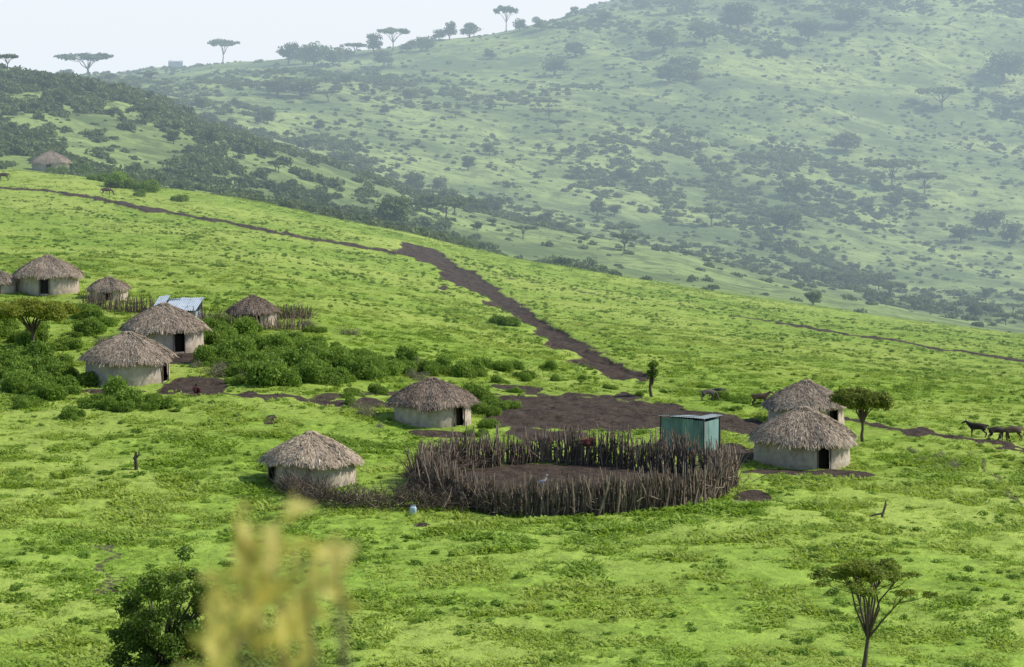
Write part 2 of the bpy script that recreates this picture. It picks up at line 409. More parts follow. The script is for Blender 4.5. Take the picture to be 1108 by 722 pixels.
for px, py, w in bl:
    X, Y = ray(px, py); sc = F/Y; r = w/2/sc
    for k in range(6):
        xx = X+R.normal()*r*.5; yy = Y+R.normal()*r*.8; P.append((xx, yy, H1(xx, yy)-.1)); s = r*(.4+.5*R.random()); S_.append((s*1.15, s*1.15, s*(1.0+.8*R.random())))
scatter('shrub_thicket', P, S_, bushes)
M_pale = leafmat('dry_shrub_leaves', (.12, .12, .07), (.30, .29, .20), .25, .5)
dry = [bush_proto('dry_shrub', [M_pale, M_stick], R, 8, 60, .045) for _ in range(2)]
P, S_ = [], []
for px, py, w in [(400,448,34),(385,442,26),(412,440,24),(235,405,40),(215,398,26),(265,410,22),(108,372,30),(375,362,26),(430,398,30),(445,408,26),(460,412,22),(1010,495,22),(1030,505,26),(985,488,18),(560,408,18),(335,352,22),(1000,500,14),(815,455,16),(410,462,18),(455,396,24),(475,404,20)]:
    X, Y = ray(px, py); r = w/2/(F/Y)
    for k in range(3):
        xx = X+R.normal()*r*.4; yy = Y+R.normal()*r*.6; P.append((xx, yy, H1(xx, yy)-.05)); S_.append(r*(.6+.5*R.random()))
scatter('dry_shrubs', P, S_, dry)

# ------------------------------------------------------------------ trees
def acacia(rng, Ht, W, nl, per, ls, lean=0., flat=.06, trunk=.04, fork=.35, subs=3, cs=.13, rmin=.35, dome=.1):
    mb = MB(); tr = Ht*trunk
    fk = np.array([lean*Ht*.35, rng.normal()*.03*Ht, Ht*fork])
    tube(mb, [(0, 0, -.3), (lean*Ht*.05+rng.normal()*.02*Ht, 0, Ht*fork*.4), fk*np.array([.8, 1, .75]), fk], [tr*1.3, tr, tr*.85, tr*.8], 7, 0)
    for l in range(nl):
        a = 6.283*(l+rng.random()*.7)/nl; rr = W/2*(rmin+(.95-rmin)*rng.random()) if l else 0.1*W
        e = np.array([lean*Ht*.5+rr*math.cos(a), rr*math.sin(a), Ht*(.84+.1*rng.random()-dome*(rr/(W/2))**2)])
        m1 = fk+(e-fk)*[.35, .35, .5]+rng.normal(size=3)*.03*Ht; m2 = fk+(e-fk)*[.7, .7, .85]+rng.normal(size=3)*.025*Ht
        tube(mb, [fk, m1, m2, e], [tr*.55, tr*.4, tr*.25, tr*.12], 5, 0)
        for s in range(subs):
            b = m2 if s % 2 else m1*.4+m2*.6
            e2 = e+np.array([rng.normal()*W*.13, rng.normal()*W*.13, rng.normal()*.02*Ht])
            tube(mb, [b, (b+e2)/2+rng.normal(size=3)*.02*Ht, e2], [tr*.22, tr*.15, tr*.06], 4, 0)
            leaves(mb, e2, (W*cs, W*cs, Ht*flat*(.7+.6*rng.random())), per, ls, 1, rng, shell=.2, up=.8)
    return mb
def roundtree(rng, Ht, W, nl, per, ls, low=.38):
    mb = MB(); tr = Ht*.035
    tube(mb, [(0, 0, -.3), (rng.normal()*.03*Ht, 0, Ht*.2), (rng.normal()*.03*Ht, 0, Ht*.45)], [tr*1.3, tr, tr*.8], 6, 0)
    for l in range(nl):
        a = rng.random()*6.283; u = rng.random(); rr = W/2*.72*math.sqrt(rng.random()); z = Ht*(low+(.88-low)*u*(1-.35*(rr/(W/2))))
        e = np.array([rr*math.cos(a), rr*math.sin(a), z])
        tube(mb, [(0, 0, Ht*.3), e*[.5, .5, .8], e], [tr*.5, tr*.3, tr*.1], 4, 0)
        s = W*(.12+.12*rng.random()); leaves(mb, e, (s, s, s*.75), per, ls, 1, rng, shell=.3)
    return mb
def put(me, name, px, py, rotz=0.):
    X, Y = ray(px, py)
    o = bpy.data.objects.new(name, me); scene.collection.objects.link(o)
    o.location = (X, Y, H1(X, Y)-.1); o.rotation_euler = (0, 0, rotz)
    return o, Y
me = acacia(np.random.default_rng(12), 4.5, 3.7, 13, 150, .07, .14, .022, trunk=.02, fork=.3, subs=4, cs=.10, rmin=.2, dome=.16).mesh('umbrella_thorn_tree', [M_bark, M_thorn])
put(me, 'umbrella_thorn_tree', 932, 728)
me = acacia(np.random.default_rng(5), 3.3, 2.9, 12, 330, .08, -.06, .13, trunk=.03, fork=.36, subs=4, cs=.14).mesh('acacia_tree', [M_bark, M_aca])
put(me, 'acacia_tree', 934, 478)
me = acacia(np.random.default_rng(6), 3.7, 5.2, 13, 420, .09, .10, .12, trunk=.035, fork=.35, subs=4, cs=.14).mesh('acacia_tree', [M_bark, M_acay])
put(me, 'acacia_tree', 34, 380)
me = roundtree(np.random.default_rng(8), 3.2, 1.0, 14, 110, .08, .45).mesh('sapling', [M_bark, M_bush])
put(me, 'sapling', 706, 430)
mbb = MB(); rg = np.random.default_rng(3)
for k in range(80):
    a = rg.random()*6.283; r = 1.95*math.sqrt(rg.random()); z = .4+4.2*rg.random()*(1-.55*(r/1.95)**2); c = np.array([r*math.cos(a)+.2*z, r*.8*math.sin(a), z])
    s = .28+.30*rg.random(); leaves(mbb, c, (s, s, s*.8), 240, .065, 1, rg, shell=.2)
    tube(mbb, [(c[0]*.1, c[1]*.1, -.2), c*[.5, .5, .6], c], [.05, .03, .01], 4, 0)
for k in range(14):
    c = np.array([1.0+rg.random()*1.6, rg.normal()*.4-.6, .8+.8*rg.random()]); leaves(mbb, c, (.45, .45, .14), 150, .055, 2, rg, shell=.2, up=.8)
    tube(mbb, [(.2, 0, 0), c*[.6, .6, .8], c], [.05, .03, .01], 4, 0)
M_bushd = leafmat('dark_bush_leaves', (.05, .10, .016), (.20, .30, .045), .3, .8)
put(mbb.mesh('wild_bush', [M_bark, M_bushd, M_acay]), 'wild_bush', 174, 727)

# distant tree library
rg = np.random.default_rng(20)
UM = [acacia(rg, 10, 13, 9, 60, .5, .05, .085, trunk=.03, subs=3).mesh('umbrella_acacia', [M_bark, M_far]) for _ in range(4)]
RT = [roundtree(rg, 10, 10, 24, 60, .45, .30).mesh('broadleaf_tree', [M_bark, M_far]) for _ in range(5)]
tl = [(8,67,18,26,'U'),(97,84,27,58,'U'),(242,66,27,28,'U'),(312,70,28,26,'R'),(340,74,32,36,'R'),(360,72,26,28,'R'),(384,62,16,24,'U'),(405,58,24,24,'R'),
      (425,55,26,28,'U'),(448,53,12,16,'R'),(462,56,20,26,'R'),(487,42,22,18,'R'),(508,40,18,26,'R'),(548,33,28,24,'U'),(562,34,16,16,'R'),(580,22,10,12,'R'),
      (415,72,20,26,'R'),(622,62,18,26,'R'),(325,106,24,40,'R'),(300,104,22,34,'R'),(425,247,42,44,'R'),(740,84,26,40,'R'),(800,34,34,46,'R'),(762,48,28,40,'R'),
      (875,46,30,40,'R'),(718,56,30,40,'R'),(1070,252,28,40,'R'),(1095,264,26,36,'R'),(850,252,30,40,'R'),(600,82,24,34,'R'),(655,24,14,20,'R'),(585,33,14,20,'R'),
      (120,88,10,16,'R'),(70,80,10,20,'R'),(965,205,34,44,'U'),(915,165,26,40,'R'),(860,215,26,46,'R'),(1000,210,24,40,'U'),(770,245,22,34,'U'),(880,330,20,22,'R'),
      (445,110,18,20,'R'),(375,92,14,16,'R'),(790,30,20,36,'R'),(920,30,26,46,'R'),(1085,90,40,60,'R'),(1020,120,26,50,'U'),(530,64,12,18,'R'),(1055,345,20,22,'R'),
      (330,70,24,24,'R'),(375,66,16,20,'R'),(440,56,12,16,'R'),(475,44,14,16,'R'),(725,90,22,36,'R'),(750,92,20,30,'R'),(1040,262,22,30,'R')]
for n_, (px, py, h, w, kd) in enumerate(tl):
    X, Y = ray(px, py); sc = F/Y
    me = (UM[n_ % 4] if kd == 'U' else RT[n_ % 5]); base = 13 if kd == 'U' else 10
    o = bpy.data.objects.new('umbrella_acacia' if kd == 'U' else 'broadleaf_tree', me); scene.collection.objects.link(o)
    o.location = (X, Y, H1(X, Y)-.3); o.scale = (w/sc/base, w/sc/base, h/sc/10); o.rotation_euler = (0, 0, n_*1.7)
rg = np.random.default_rng(31)
fb = [bush_proto('hill_shrub', [M_far, M_bark], rg, 6, 30, .2, .85) for _ in range(4)]
NS = 300000
y = np.sqrt(400**2+(1750**2-400**2)*R.random(NS)); x = (R.random(NS)*2-1)*.23*y
n1 = fbm(x/60, y/120, 4, 91); n2 = fbm(x/13, y/26, 3, 92); t = x/y
spur = sstep(.0, -.10, t)*(1-sstep(640, 700, y))
top = sstep(1050, 1200, y)*(1-sstep(-.02, .04, t))
lowr = (1-sstep(520, 700, y))*(1-spur)
dens = .04+(.10+.34*sstep(.44, .60, n1))*sstep(.42, .58, n2)
dens = dens*(1-.85*top)*(1-.88*lowr)+spur*.5*sstep(.36, .56, n2)
k = R.random(NS) < dens; x, y, n1 = x[k], y[k], n1[k]
s = (.4+1.5*R.random(len(x))**2.8)*(.8+.45*sstep(.45, .6, n1))
scatter('hillside_shrubs', np.stack([x, y, H(x, y)-.2], 1), np.stack([s*1.2, s*1.2, s*1.1], 1), fb)
def hilltrees(name, meshes, n, seed, lo, hi, thr, pr_, s0, s1, zs=1.):
    pr = [bpy.data.objects.new(name+'_kind', m) for m in meshes]
    y = np.sqrt(560**2+(1750**2-560**2)*R.random(n)); x = (R.random(n)*2-1)*.23*y
    n1 = fbm(x/lo, y/hi, 3, seed); t = x/y; c2 = fbm(x/60, y/120, 4, 91)
    k = (R.random(n) < (.03+sstep(thr, thr+.12, n1)*pr_)*(.25+.75*sstep(.42, .54, c2))) & ~((y > 1050) & (t < .02)) & ~((t < -.03) & (y > 600) & (y < 720))
    x, y = x[k], y[k]; s = s0+s1*R.random(len(x))**2
    scatter(name, np.stack([x, y, H(x, y)-.2], 1), np.stack([s, s, s*zs], 1), pr, tilt=.03)
hilltrees('hillside_acacias', UM[:3], 4200, 191, 110, 170, .48, .25, .3, .35, .75)
hilltrees('hillside_trees', RT, 5200, 291, 80, 120, .5, .34, .22, .42)

# ------------------------------------------------------------------ huts
def make_hut(x, y, Rr, rh, kd, seed, door=-1.2):
    rg = np.random.default_rng(seed); z0 = H1(x, y)
    e = bpy.data.objects.new('thatched_hut', None); scene.collection.objects.link(e); e.location = (x, y, z0)
    Rw = Rr*.9; wh = Rr*.49
    na = 96; dw = .34/Rw*1.1
    A = np.linspace(0, 2*math.pi, na, endpoint=False)
    ph = rg.random(4)*6.28
    def rw(a): return Rw*(1+.018*np.sin(3*a+ph[0])+.012*np.sin(7*a+ph[1])+.006*np.sin(31*a+ph[2]))
    mb = MB(); zz = np.linspace(-.5, wh, 9)
    V = []
    for zi in zz:
        rr = rw(A)*(1-.015*zi)+.015*rg.normal(size=na)
        V.append(np.stack([rr*np.cos(A), rr*np.sin(A), np.full(na, zi)], 1))
    V = np.concatenate(V); q = []; T = []
    for i in range(8):
        for j in range(na):
            am = (A[j]+math.pi/na-door+math.pi) % (2*math.pi)-math.pi
            if abs(am) < dw and zz[i] > -.1 and zz[i] < wh*.84: continue
            j2 = (j+1) % na; q.append([i*na+j, i*na+j2, (i+1)*na+j2, (i+1)*na+j]); T.append(.6+.18*rg.normal()-(.55 if zz[i] < .12 else 0)-.1*(i % 3 == 0))
    mb.add(V, q, 0, np.clip(T, 0, 1), True); mb.obj('wall', [M_mud], parent=e)
    mb = MB()
    for sgn in (-1, 1):
        a = door+sgn*(dw+.01); tube(mb, [(Rw*math.cos(a)*1.01, Rw*math.sin(a)*1.01, -.2), (Rw*math.cos(a)*1.01, Rw*math.sin(a)*1.01, wh*.9)], .05, 6, 0, .4)
    a0, a1 = door-dw*1.1, door+dw*1.1
    tube(mb, [(Rw*math.cos(a0)*1.02, Rw*math.sin(a0)*1.02, wh*.86), (Rw*math.cos(a1)*1.02, Rw*math.sin(a1)*1.02, wh*.86)], .05, 6, 0, .4)
    mb.obj('door_frame', [M_stick], parent=e)
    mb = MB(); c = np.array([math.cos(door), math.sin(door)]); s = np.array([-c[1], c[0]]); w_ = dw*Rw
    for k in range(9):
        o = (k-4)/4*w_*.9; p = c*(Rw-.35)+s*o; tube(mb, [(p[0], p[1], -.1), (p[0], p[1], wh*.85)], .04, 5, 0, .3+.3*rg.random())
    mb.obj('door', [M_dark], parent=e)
    ez = wh*.93; nr_ = 22
    def prof(u): return ez+rh*(.72*(1-u**1.2)+.28*np.sqrt(np.clip(1-(u*.98)**2, 0, 1)))
    def lump(u, a): return (.06*np.sin(5*a+ph[1]+u*3)+.04*np.sin(11*a+ph[2])+.07*np.sin(2*a+ph[3]))*u
    U = np.linspace(.02, 1.0, nr_); V = []
    nb_ = 128; A2 = np.linspace(0, 2*math.pi, nb_, endpoint=False)
    for u in U:
        rr = Rr*u*(1+.03*np.sin(4*A2+ph[0])+.015*np.sin(9*A2+ph[3]))+.025*rg.normal(size=nb_)*u
        z = prof(u)+lump(u, A2)+.03*rg.normal(size=nb_)
        V.append(np.stack([rr*np.cos(A2), rr*np.sin(A2), z], 1))
    for u, dz in ((1.0, -.14), (.93, -.12)):
        rr = Rr*u*(1+.03*np.sin(4*A2+ph[0])); z = prof(1.)+lump(1., A2)+dz+.04*rg.normal(size=nb_)
        V.append(np.stack([rr*np.cos(A2), rr*np.sin(A2), z], 1))
    rr = np.full(nb_, Rw*.8); V.append(np.stack([rr*np.cos(A2), rr*np.sin(A2), np.full(nb_, wh*1.0)], 1))
    V = np.concatenate(V); nl = nr_+3; i = np.arange(nl-1)[:, None]*nb_; j = np.arange(nb_)[None]; j2 = (j+1) % nb_
    q = np.stack([i+nb_+j, i+nb_+j2, i+j2, i+j], -1).reshape(-1, 4)
    T = np.clip(.5+.22*rg.normal(size=len(q)), 0, 1); mb = MB(); mb.add(V, q, 0, T)
    n = int(4600*(Rr/2.9)**1.3)+500
    u = np.sqrt(rg.random(n))*1.0; a = rg.random(n)*6.283; ln = (.10+.12*rg.random(n)); wd = .008+.014*rg.random(n)
    blot = .9*(fbm(a*2.2, u*3.5, 3, seed)-.5)
    def pt(u, a, off, da=0):
        r = Rr*u*(1+.03*np.sin(4*a+ph[0])+.015*np.sin(9*a+ph[3])); z = prof(np.minimum(u, 1))+lump(u, a)+off-np.maximum(u-1, 0)*Rr*.9
        return np.stack([r*np.cos(a+da/np.maximum(r, .15)), r*np.sin(a+da/np.maximum(r, .15)), z], 1)
    sk = rg.normal(size=n)*.05
    v = np.stack([pt(u, a, .01, -wd), pt(u, a, .01, wd), pt(u+ln*.6, a, .03+.04*rg.random(n), wd+sk), pt(u+ln*.6, a, .03+.04*rg.random(n), -wd+sk)], 1).reshape(-1, 3)
    tt = np.clip(.55+.22*rg.normal(size=n)+blot+.1*(u < .25), 0, 1)
    mb.add(v, np.arange(4*n).reshape(-1, 4), 0, tt)
    n = 1000; a = rg.random(n)*6.283; u = .93+.07*rg.random(n); wd = .012+.018*rg.random(n); l = .04+.05*rg.random(n)
    v = np.stack([pt(u, a, -.02, -wd), pt(u, a, -.02, wd), pt(u+l*.5, a, -.1-.1*rg.random(n), wd), pt(u+l*.5, a, -.1-.1*rg.random(n), -wd)], 1).reshape(-1, 3)
    mb.add(v, np.arange(4*n).reshape(-1, 4), 0, np.clip(.4+.25*rg.normal(size=n), 0, 1))
    for k in range(60):
        aa = rg.random()*6.283; r = .2*Rr*rg.random()**.5
        tube(mb, [(0.05*math.cos(aa), .05*math.sin(aa), ez+rh+.05), (r*.5*math.cos(aa), r*.5*math.sin(aa), ez+rh+.03), (r*math.cos(aa), r*math.sin(aa), ez+rh*(1-.16*r/Rr*3))], [.03, .03, .02], 4, 0, .3+.5*rg.random())
    mb.obj('thatch_roof', [{'d': M_thatchd, 'l': M_thatchl}.get(kd, M_thatch)], parent=e)
doors = [-1.22, -.9, -.75, -2.6, -.35, -1.05, -1.4, -1.5, -1.5, -1.5, -1.5]
for n_, h in enumerate(huts): make_hut(*h, 100+n_, door=doors[n_])

# ------------------------------------------------------------------ fences
rg = np.random.default_rng(50)
def stick(mb, x, y, h, lean=.12, r=.035, mat=0, tint=None, z=None):
    z = H1(x, y) if z is None else z; l = rg.normal(size=2)*lean*h; b = rg.normal(size=2)*.05*h
    tube(mb, [(x, y, z-.15), (x+l[0]*.5+b[0], y+l[1]*.5+b[1], z+h*.5), (x+l[0], y+l[1], z+h)], [r, r*.8, r*.4], 4, mat, rg.random()**1.7*.9+.03 if tint is None else tint, False)
mb = MB()
nst = 1900; A = np.arange(nst)/nst*2*math.pi+rg.normal(size=nst)*.006
rad = KR+.22*np.sin(5*A)+.2*np.sin(3*A+1)+rg.normal(size=nst)*.15
X = KC[0]+rad*np.cos(A); Yk = KC[1]+rad*np.sin(A); Z = H(X, Yk); hn = fbm(A*7, A*0, 3, 66)
for x_, y_, z_, a_, h_ in zip(X, Yk, Z, A, hn):
    if abs((a_ % 6.283)-2.05) < .02: continue
    hh = max(.7, 1.2+.9*h_+.28*rg.normal())
    stick(mb, x_, y_, hh, .09 if rg.random() < .8 else .28, .024+.03*rg.random(), z=z_)
for k in range(110):
    a_ = rg.random()*6.283; r = KR+rg.normal()*.25; x_ = KC[0]+r*math.cos(a_); y_ = KC[1]+r*math.sin(a_)
    stick(mb, x_, y_, 1.8+.6*rg.random(), .10, .045+.03*rg.random(), tint=.35+.6*rg.random())
for lv in (.5, 1.0):
    for k in range(46):
        a0 = k/46*6.283; pts = []
        for s in range(4):
            a_ = a0+s*.07; r = KR+.16*rg.normal(); x_ = KC[0]+r*math.cos(a_); y_ = KC[1]+r*math.sin(a_); pts.append((x_, y_, H1(x_, y_)+lv+rg.normal()*.18))
        tube(mb, pts, .03, 4, 0, .3+.5*rg.random(), False)
mb.obj('stick_fence_kraal', [M_stick])
def twigpile(mb, cx, cy, sx, sy, n, h):
    px_ = cx+rg.normal(size=n)*sx; py_ = cy+rg.normal(size=n)*sy; Z = H(px_, py_)
    for x_, y_, z_ in zip(px_, py_, Z):
        d = rg.normal(size=3); d[2] = abs(d[2])*.8+.2; d /= np.linalg.norm(d); L = h*(.5+.7*rg.random()); z1 = z_+h*.35*rg.random()
        p0 = np.array([x_, y_, z1]); k1 = p0+d*L*.5+rg.normal(size=3)*.08*L; p1 = p0+d*L+rg.normal(size=3)*.1*L
        t = rg.random()*.8; tube(mb, [p0, k1, p1], [.022, .016, .007], 3, 0, t, False)
        for s in range(2):
            e = k1+rg.normal(size=3)*.25*L+[0, 0, .08*L]; tube(mb, [k1, e], [.012, .006], 3, 0, t, False)
mb = MB()
for a_ in np.linspace(2.4, 4.2, 15):
    r = KR+.1; twigpile(mb, KC[0]+r*math.cos(a_), KC[1]+r*math.sin(a_), .35, .6, 44, 1.5)
    stick(mb, KC[0]+(r+.4)*math.cos(a_), KC[1]+(r+.4)*math.sin(a_), 1.9, .2, .05)
for a_ in np.linspace(0, 6.2, 40): twigpile(mb, KC[0]+KR*math.cos(a_), KC[1]+KR*math.sin(a_), .5, .25, 6, 1.1)
def along(pts, n):
    P = poly(pts); L = np.r_[0, np.cumsum(np.hypot(*np.diff(P, axis=0).T))]; s = np.linspace(0, L[-1], n)
    return np.stack([np.interp(s, L, P[:, 0]), np.interp(s, L, P[:, 1])], 1)
for p in along([(312,532),(350,546),(400,550),(450,549),(495,552)], 22): twigpile(mb, p[0], p[1], .35, .5, 36, 1.2)
mb.obj('brushwood_hedge', [M_twig])
mb = MB()
for seg, h_ in (([(205,348),(240,352),(270,357),(330,358)], 1.2), ([(92,330),(125,336),(165,340)], 1.3), ([(300,345),(335,345)], 1.1), ([(165,340),(215,344)], 1.0)):
    for p in along(seg, 110 if len(seg) > 2 else 50):
        stick(mb, p[0]+rg.normal()*.15, p[1]+rg.normal()*.5, h_*(.6+.6*rg.random()), .18, .04)
    for p in along(seg, 14): twigpile(mb, p[0], p[1], .4, .8, 8, .9)
mb.obj('stick_fence', [M_twig])

# ------------------------------------------------------------------ metal sheds
def corr(mb, p0, du, dv, mat=0, tint=.5, amp=.02, per=.15):
    p0, du, dv = map(lambda a: np.array(a, float), (p0, du, dv)); L = np.linalg.norm(du); n = max(8, int(L/per*6)); nrm = np.cross(du, dv); nrm /= np.linalg.norm(nrm)
    s = np.linspace(0, 1, n); w = amp*np.sin(s*L/per*2*math.pi)
    a = p0+s[:, None]*du+w[:, None]*nrm; b = a+dv; v = np.vstack([a, b]); i = np.arange(n-1)
    mb.add(v, np.stack([i, i+1, n+i+1, n+i], 1), mat, tint, True)
def shed(name, x, y, w, d, h1, h2, rot, mats, tints):
    e = bpy.data.objects.new(name, None); scene.collection.objects.link(e); e.location = (x, y, H1(x, y)); e.rotation_euler = (0, 0, rot)
    mb = MB()
    k = 4
    for i in range(k):
        corr(mb, (-w/2+i*w/k, -d/2+.004*(i % 2), 0), (w/k+.03, 0, 0), (0, 0, h1-.05-.12*R.random()), 0, tints[0]+.45*R.random())
        corr(mb, (-w/2+i*w/k, d/2+.004*(i % 2), 0), (w/k+.03, 0, 0), (0, 0, h2-.1), 0, tints[0]+.2*R.random())
    for sx in (-1, 1):
        for i in range(3): corr(mb, (sx*w/2+.004*(i % 2), -d/2+i*d/3, 0), (0, d/3+.02, 0), (0, 0, min(h1, h2)-.05-.08*R.random()), 0, tints[1]-.3+.4*R.random())
    mb.obj('walls', [mats[0]], parent=e)
    mb = MB()
    for i in range(k):
        corr(mb, (-w/2-.15+i*(w+.3)/k, -d/2-.25+.14*R.random(), h1+.012*(i % 2)), ((w+.3)/k+.04, 0, .05*R.normal()), (0, d+.5, h2-h1+.08*R.normal()), 0, tints[2]+.5*R.random())
    mb.obj('roof', [mats[1]], parent=e)
    mb = MB()
    for sx in (-1, 1):
        for sy, hh in ((-1, h1), (1, h2)): tube(mb, [(sx*(w/2+.05), sy*(d/2+.05), -.2), (sx*(w/2+.05), sy*(d/2+.05), hh-.03)], .05, 6)
    mb.obj('posts', [M_bark], parent=e)
M_teal = stdmat('painted_sheet', (.06, .11, .12), (.33, .52, .47), 2.5, .1, .5, stretch=(1, 1, .4), tf=.6)
M_zinc = stdmat('zinc_sheet', (.08, .12, .13), (.34, .40, .41), 2.5, .1, .6, tf=.5)
M_tarp = stdmat('pale_sheet', (.25, .33, .41), (.66, .74, .80), 2.5, .1, .5, tf=.5)
X, Y = ray(748, 490); shed('metal_shed', X, Y+1, 2.7, 2.2, 2.1, 1.95, -.5, (M_teal, M_zinc), (.05, .9, .2))
X, Y = ray(190, 346); shed('metal_shelter', X, Y+1, 3.3, 2.0, .7, 1.5, -.15, (M_tarp, M_tarp), (.4, .4, .35))
X, Y = ray(190, 71); shed('farm_house', X, Y, 7.5, 6, 2.8, 3.6, .1, (M_tarp, M_zinc), (.2, .2, .5))
mb = MB(); M_red = stdmat('red_cloth', (.08, .025, .022), (.16, .045, .035), 3, .2)
aa, wd, hz = 1.45, .8, 1.5
x0 = KC[0]+(KR-.15)*math.cos(aa); y0 = KC[1]+(KR-.15)*math.sin(aa); z0 = H1(x0, y0)+hz
u = np.linspace(-wd/2, wd/2, 10); prf = [(.35, -.5), (.22, -.2), (.0, .03), (-.18, -.12), (-.25, -.3)]
V = np.array([[(x0+ui, y0+p[0]+.04*math.sin(ui*14), z0+p[1]+.03*math.sin(ui*9)) for ui in u] for p in prf]).reshape(-1, 3)
i = np.arange(4)[:, None]*10; j = np.arange(9)[None]; mb.add(V, np.stack([i+j, i+j+1, i+10+j+1, i+10+j], -1).reshape(-1, 4), 0, .5, True)
mb.obj('red_blanket', [M_red])

# ------------------------------------------------------------------ stumps
mb = MB()
tube(mb, [(0, 0, -.2), (.03, 0, .4), (-.02, 0, .8), (.03, .02, 1.1)], [.14, .10, .09, .05], 7, 0, .2); tube(mb, [(0, 0, .7), (.18, 0, .95), (.2, 0, 1.15)], [.06, .05, .03], 6, 0, .2); tube(mb, [(0, 0, .55), (-.14, 0, .8)], [.05, .03], 6, 0, .2)
m_st = mb.mesh('tree_stump', [M_bark]); put(m_st, 'tree_stump', 147, 509)
mb = MB(); tube(mb, [(0, 0, -.2), (.1, 0, .3), (.25, 0, .75), (.22, 0, .95)], [.09, .07, .06, .03], 7, 0, .3); tube(mb, [(-.7, 0, .12), (-.3, -.1, .25), (.1, 0, .3)], [.03, .05, .06], 6, 0, .3)
put(mb.mesh('dead_branch', [M_stick]), 'dead_branch', 953, 560)
for px, py, s in ((455,570,.3),(398,531,.22),(300,457,.2),(560,600,.15)):
    mb = MB(); th = np.linspace(0, math.pi, 8); ph_ = np.linspace(0, 6.283, 11)[:-1]
    V = np.array([[(math.sin(a)*math.cos(b), math.sin(a)*math.sin(b)*.8, math.cos(a)*.6) for b in ph_] for a in th]).reshape(-1, 3)*s; V *= (1+.15*R.normal(size=(len(V), 1)))
    i = np.arange(7)[:, None]*10; j = np.arange(10)[None]; mb.add(V, np.stack([i+j, i+10+j, i+10+(j+1) % 10, i+(j+1) % 10], -1).reshape(-1, 4), 0, .7 if px == 398 else .1)
    put(mb.mesh('rock', [M_mud if px == 398 else M_bark]), 'rock', px, py)
mb = MB(); M_can = stdmat('white_blue_plastic', (.35, .5, .65), (.65, .72, .78), 2, 0, .4)
prof = [(.0, 0), (.14, .0), (.17, .03), (.17, .38), (.13, .45), (.0, .46)]
V = []; k = 16
for r_, z_ in prof:
    for b in range(k):
        a_ = b/k*6.283; V.append((np.sign(math.cos(a_))*abs(math.cos(a_))**.5*r_, np.sign(math.sin(a_))*abs(math.sin(a_))**.5*r_*.7, z_))
i = np.arange(5)[:, None]*k; j = np.arange(k)[None]; mb.add(V, np.stack([i+j, i+(j+1) % k, i+k+(j+1) % k, i+k+j], -1).reshape(-1, 4), 0, .6, True)
tube(mb, [(.08, 0, .45), (.08, 0, .53)], .035, 8); tube(mb, [(-.12, 0, .44), (-.1, 0, .52), (.0, 0, .52), (.03, 0, .44)], .014, 6)
put(mb.mesh('jerrycan', [M_can]), 'jerrycan', 447, 556)

# ------------------------------------------------------------------ animals and person
def skin(name, nodes, edges, mat, parent=None, sub=2):
    me = bpy.data.meshes.new(name); me.from_pydata([n[:3] for n in nodes], edges, []); me.materials.append(mat)
    o = bpy.data.objects.new(name, me); scene.collection.objects.link(o)
    o.modifiers.new('Skin', 'SKIN'); sv = me.skin_vertices[0].data
    for k, n in enumerate(nodes): sv[k].radius = (n[3], n[4] if len(n) > 4 else n[3]); sv[k].use_root = (k == 0)
    ms = o.modifiers.new('sub', 'SUBSURF'); ms.levels = sub; ms.render_levels = sub
    if parent: o.parent = parent
    return o
def chain(nodes, edges, start, pts):
    p = start
    for q_ in pts: nodes.append(q_); edges.append((p, len(nodes)-1)); p = len(nodes)-1
    return p
def beast(kind, px, py, rot, mat, s=1., pose='graze'):
    X, Y = ray(px, py); e = bpy.data.objects.new(kind, None); scene.collection.objects.link(e); e.location = (X, Y, H1(X, Y)); e.rotation_euler = (0, 0, rot); e.scale = (s,)*3
    n = [(-.6, 0, 1.08, .24, .27)]; E = []
    chain(n, E, 0, [(-.2, 0, 1.02, .27, .31), (.2, 0, 1.0, .27, .32), (.55, 0, 1.06, .21, .28)]); sh = 3
    if pose == 'graze': hd = chain(n, E, sh, [(.86, 0, .95, .13, .17), (1.08, 0, .6, .09, .12), (1.16, 0, .36, .10, .11), (1.3, 0, .1, .065, .06)]); hp = (1.12, .42)
    else: hd = chain(n, E, sh, [(.85, 0, 1.25, .13, .17), (1.02, 0, 1.42, .11, .12), (1.18, 0, 1.38, .09, .1), (1.42, 0, 1.22, .06, .06)]); hp = (1.04, 1.5)
    for sy in (-1, 1):
        chain(n, E, sh, [(.5, sy*.17, .78, .10), (.52, sy*.17, .42, .055), (.5, sy*.17, .12, .04), (.55, sy*.17, .02, .05)])
        chain(n, E, 0, [(-.55, sy*.18, .8, .13), (-.42, sy*.18, .66, .09), (-.72, sy*.18, .42, .055), (-.66, sy*.18, .12, .04), (-.6, sy*.18, .02, .05)])
    chain(n, E, 0, [(-.86, 0, 1.14, .035), (-.93, 0, .8, .022), (-.92, 0, .5, .04)])
    skin('body', n, E, mat, e)
    mb = MB(); hx, hz = hp
    for sy in (-1, 1):
        tube(mb, [(hx, sy*.08, hz), (hx-.03, sy*.2, hz+.02), (hx-.05, sy*.27, hz-.03)], [.03, .045, .012], 6, 0)
        if kind == 'cow': tube(mb, [(hx, sy*.06, hz+.05), (hx+.02, sy*.17, hz+.15), (hx+.04, sy*.15, hz+.32)], [.03, .025, .008], 6, 1)
    mb.obj('ears_and_horns', [mat, M_stick], parent=e); return e
M_cow = stdmat('dark_hide', (.025, .018, .014), (.07, .05, .04), 2, .1, .7)
M_cow2 = stdmat('brown_hide', (.08, .05, .035), (.16, .11, .08), 2, .1, .7)
M_don = stdmat('grey_hide', (.10, .085, .075), (.2, .175, .155), 2, .1, .8)
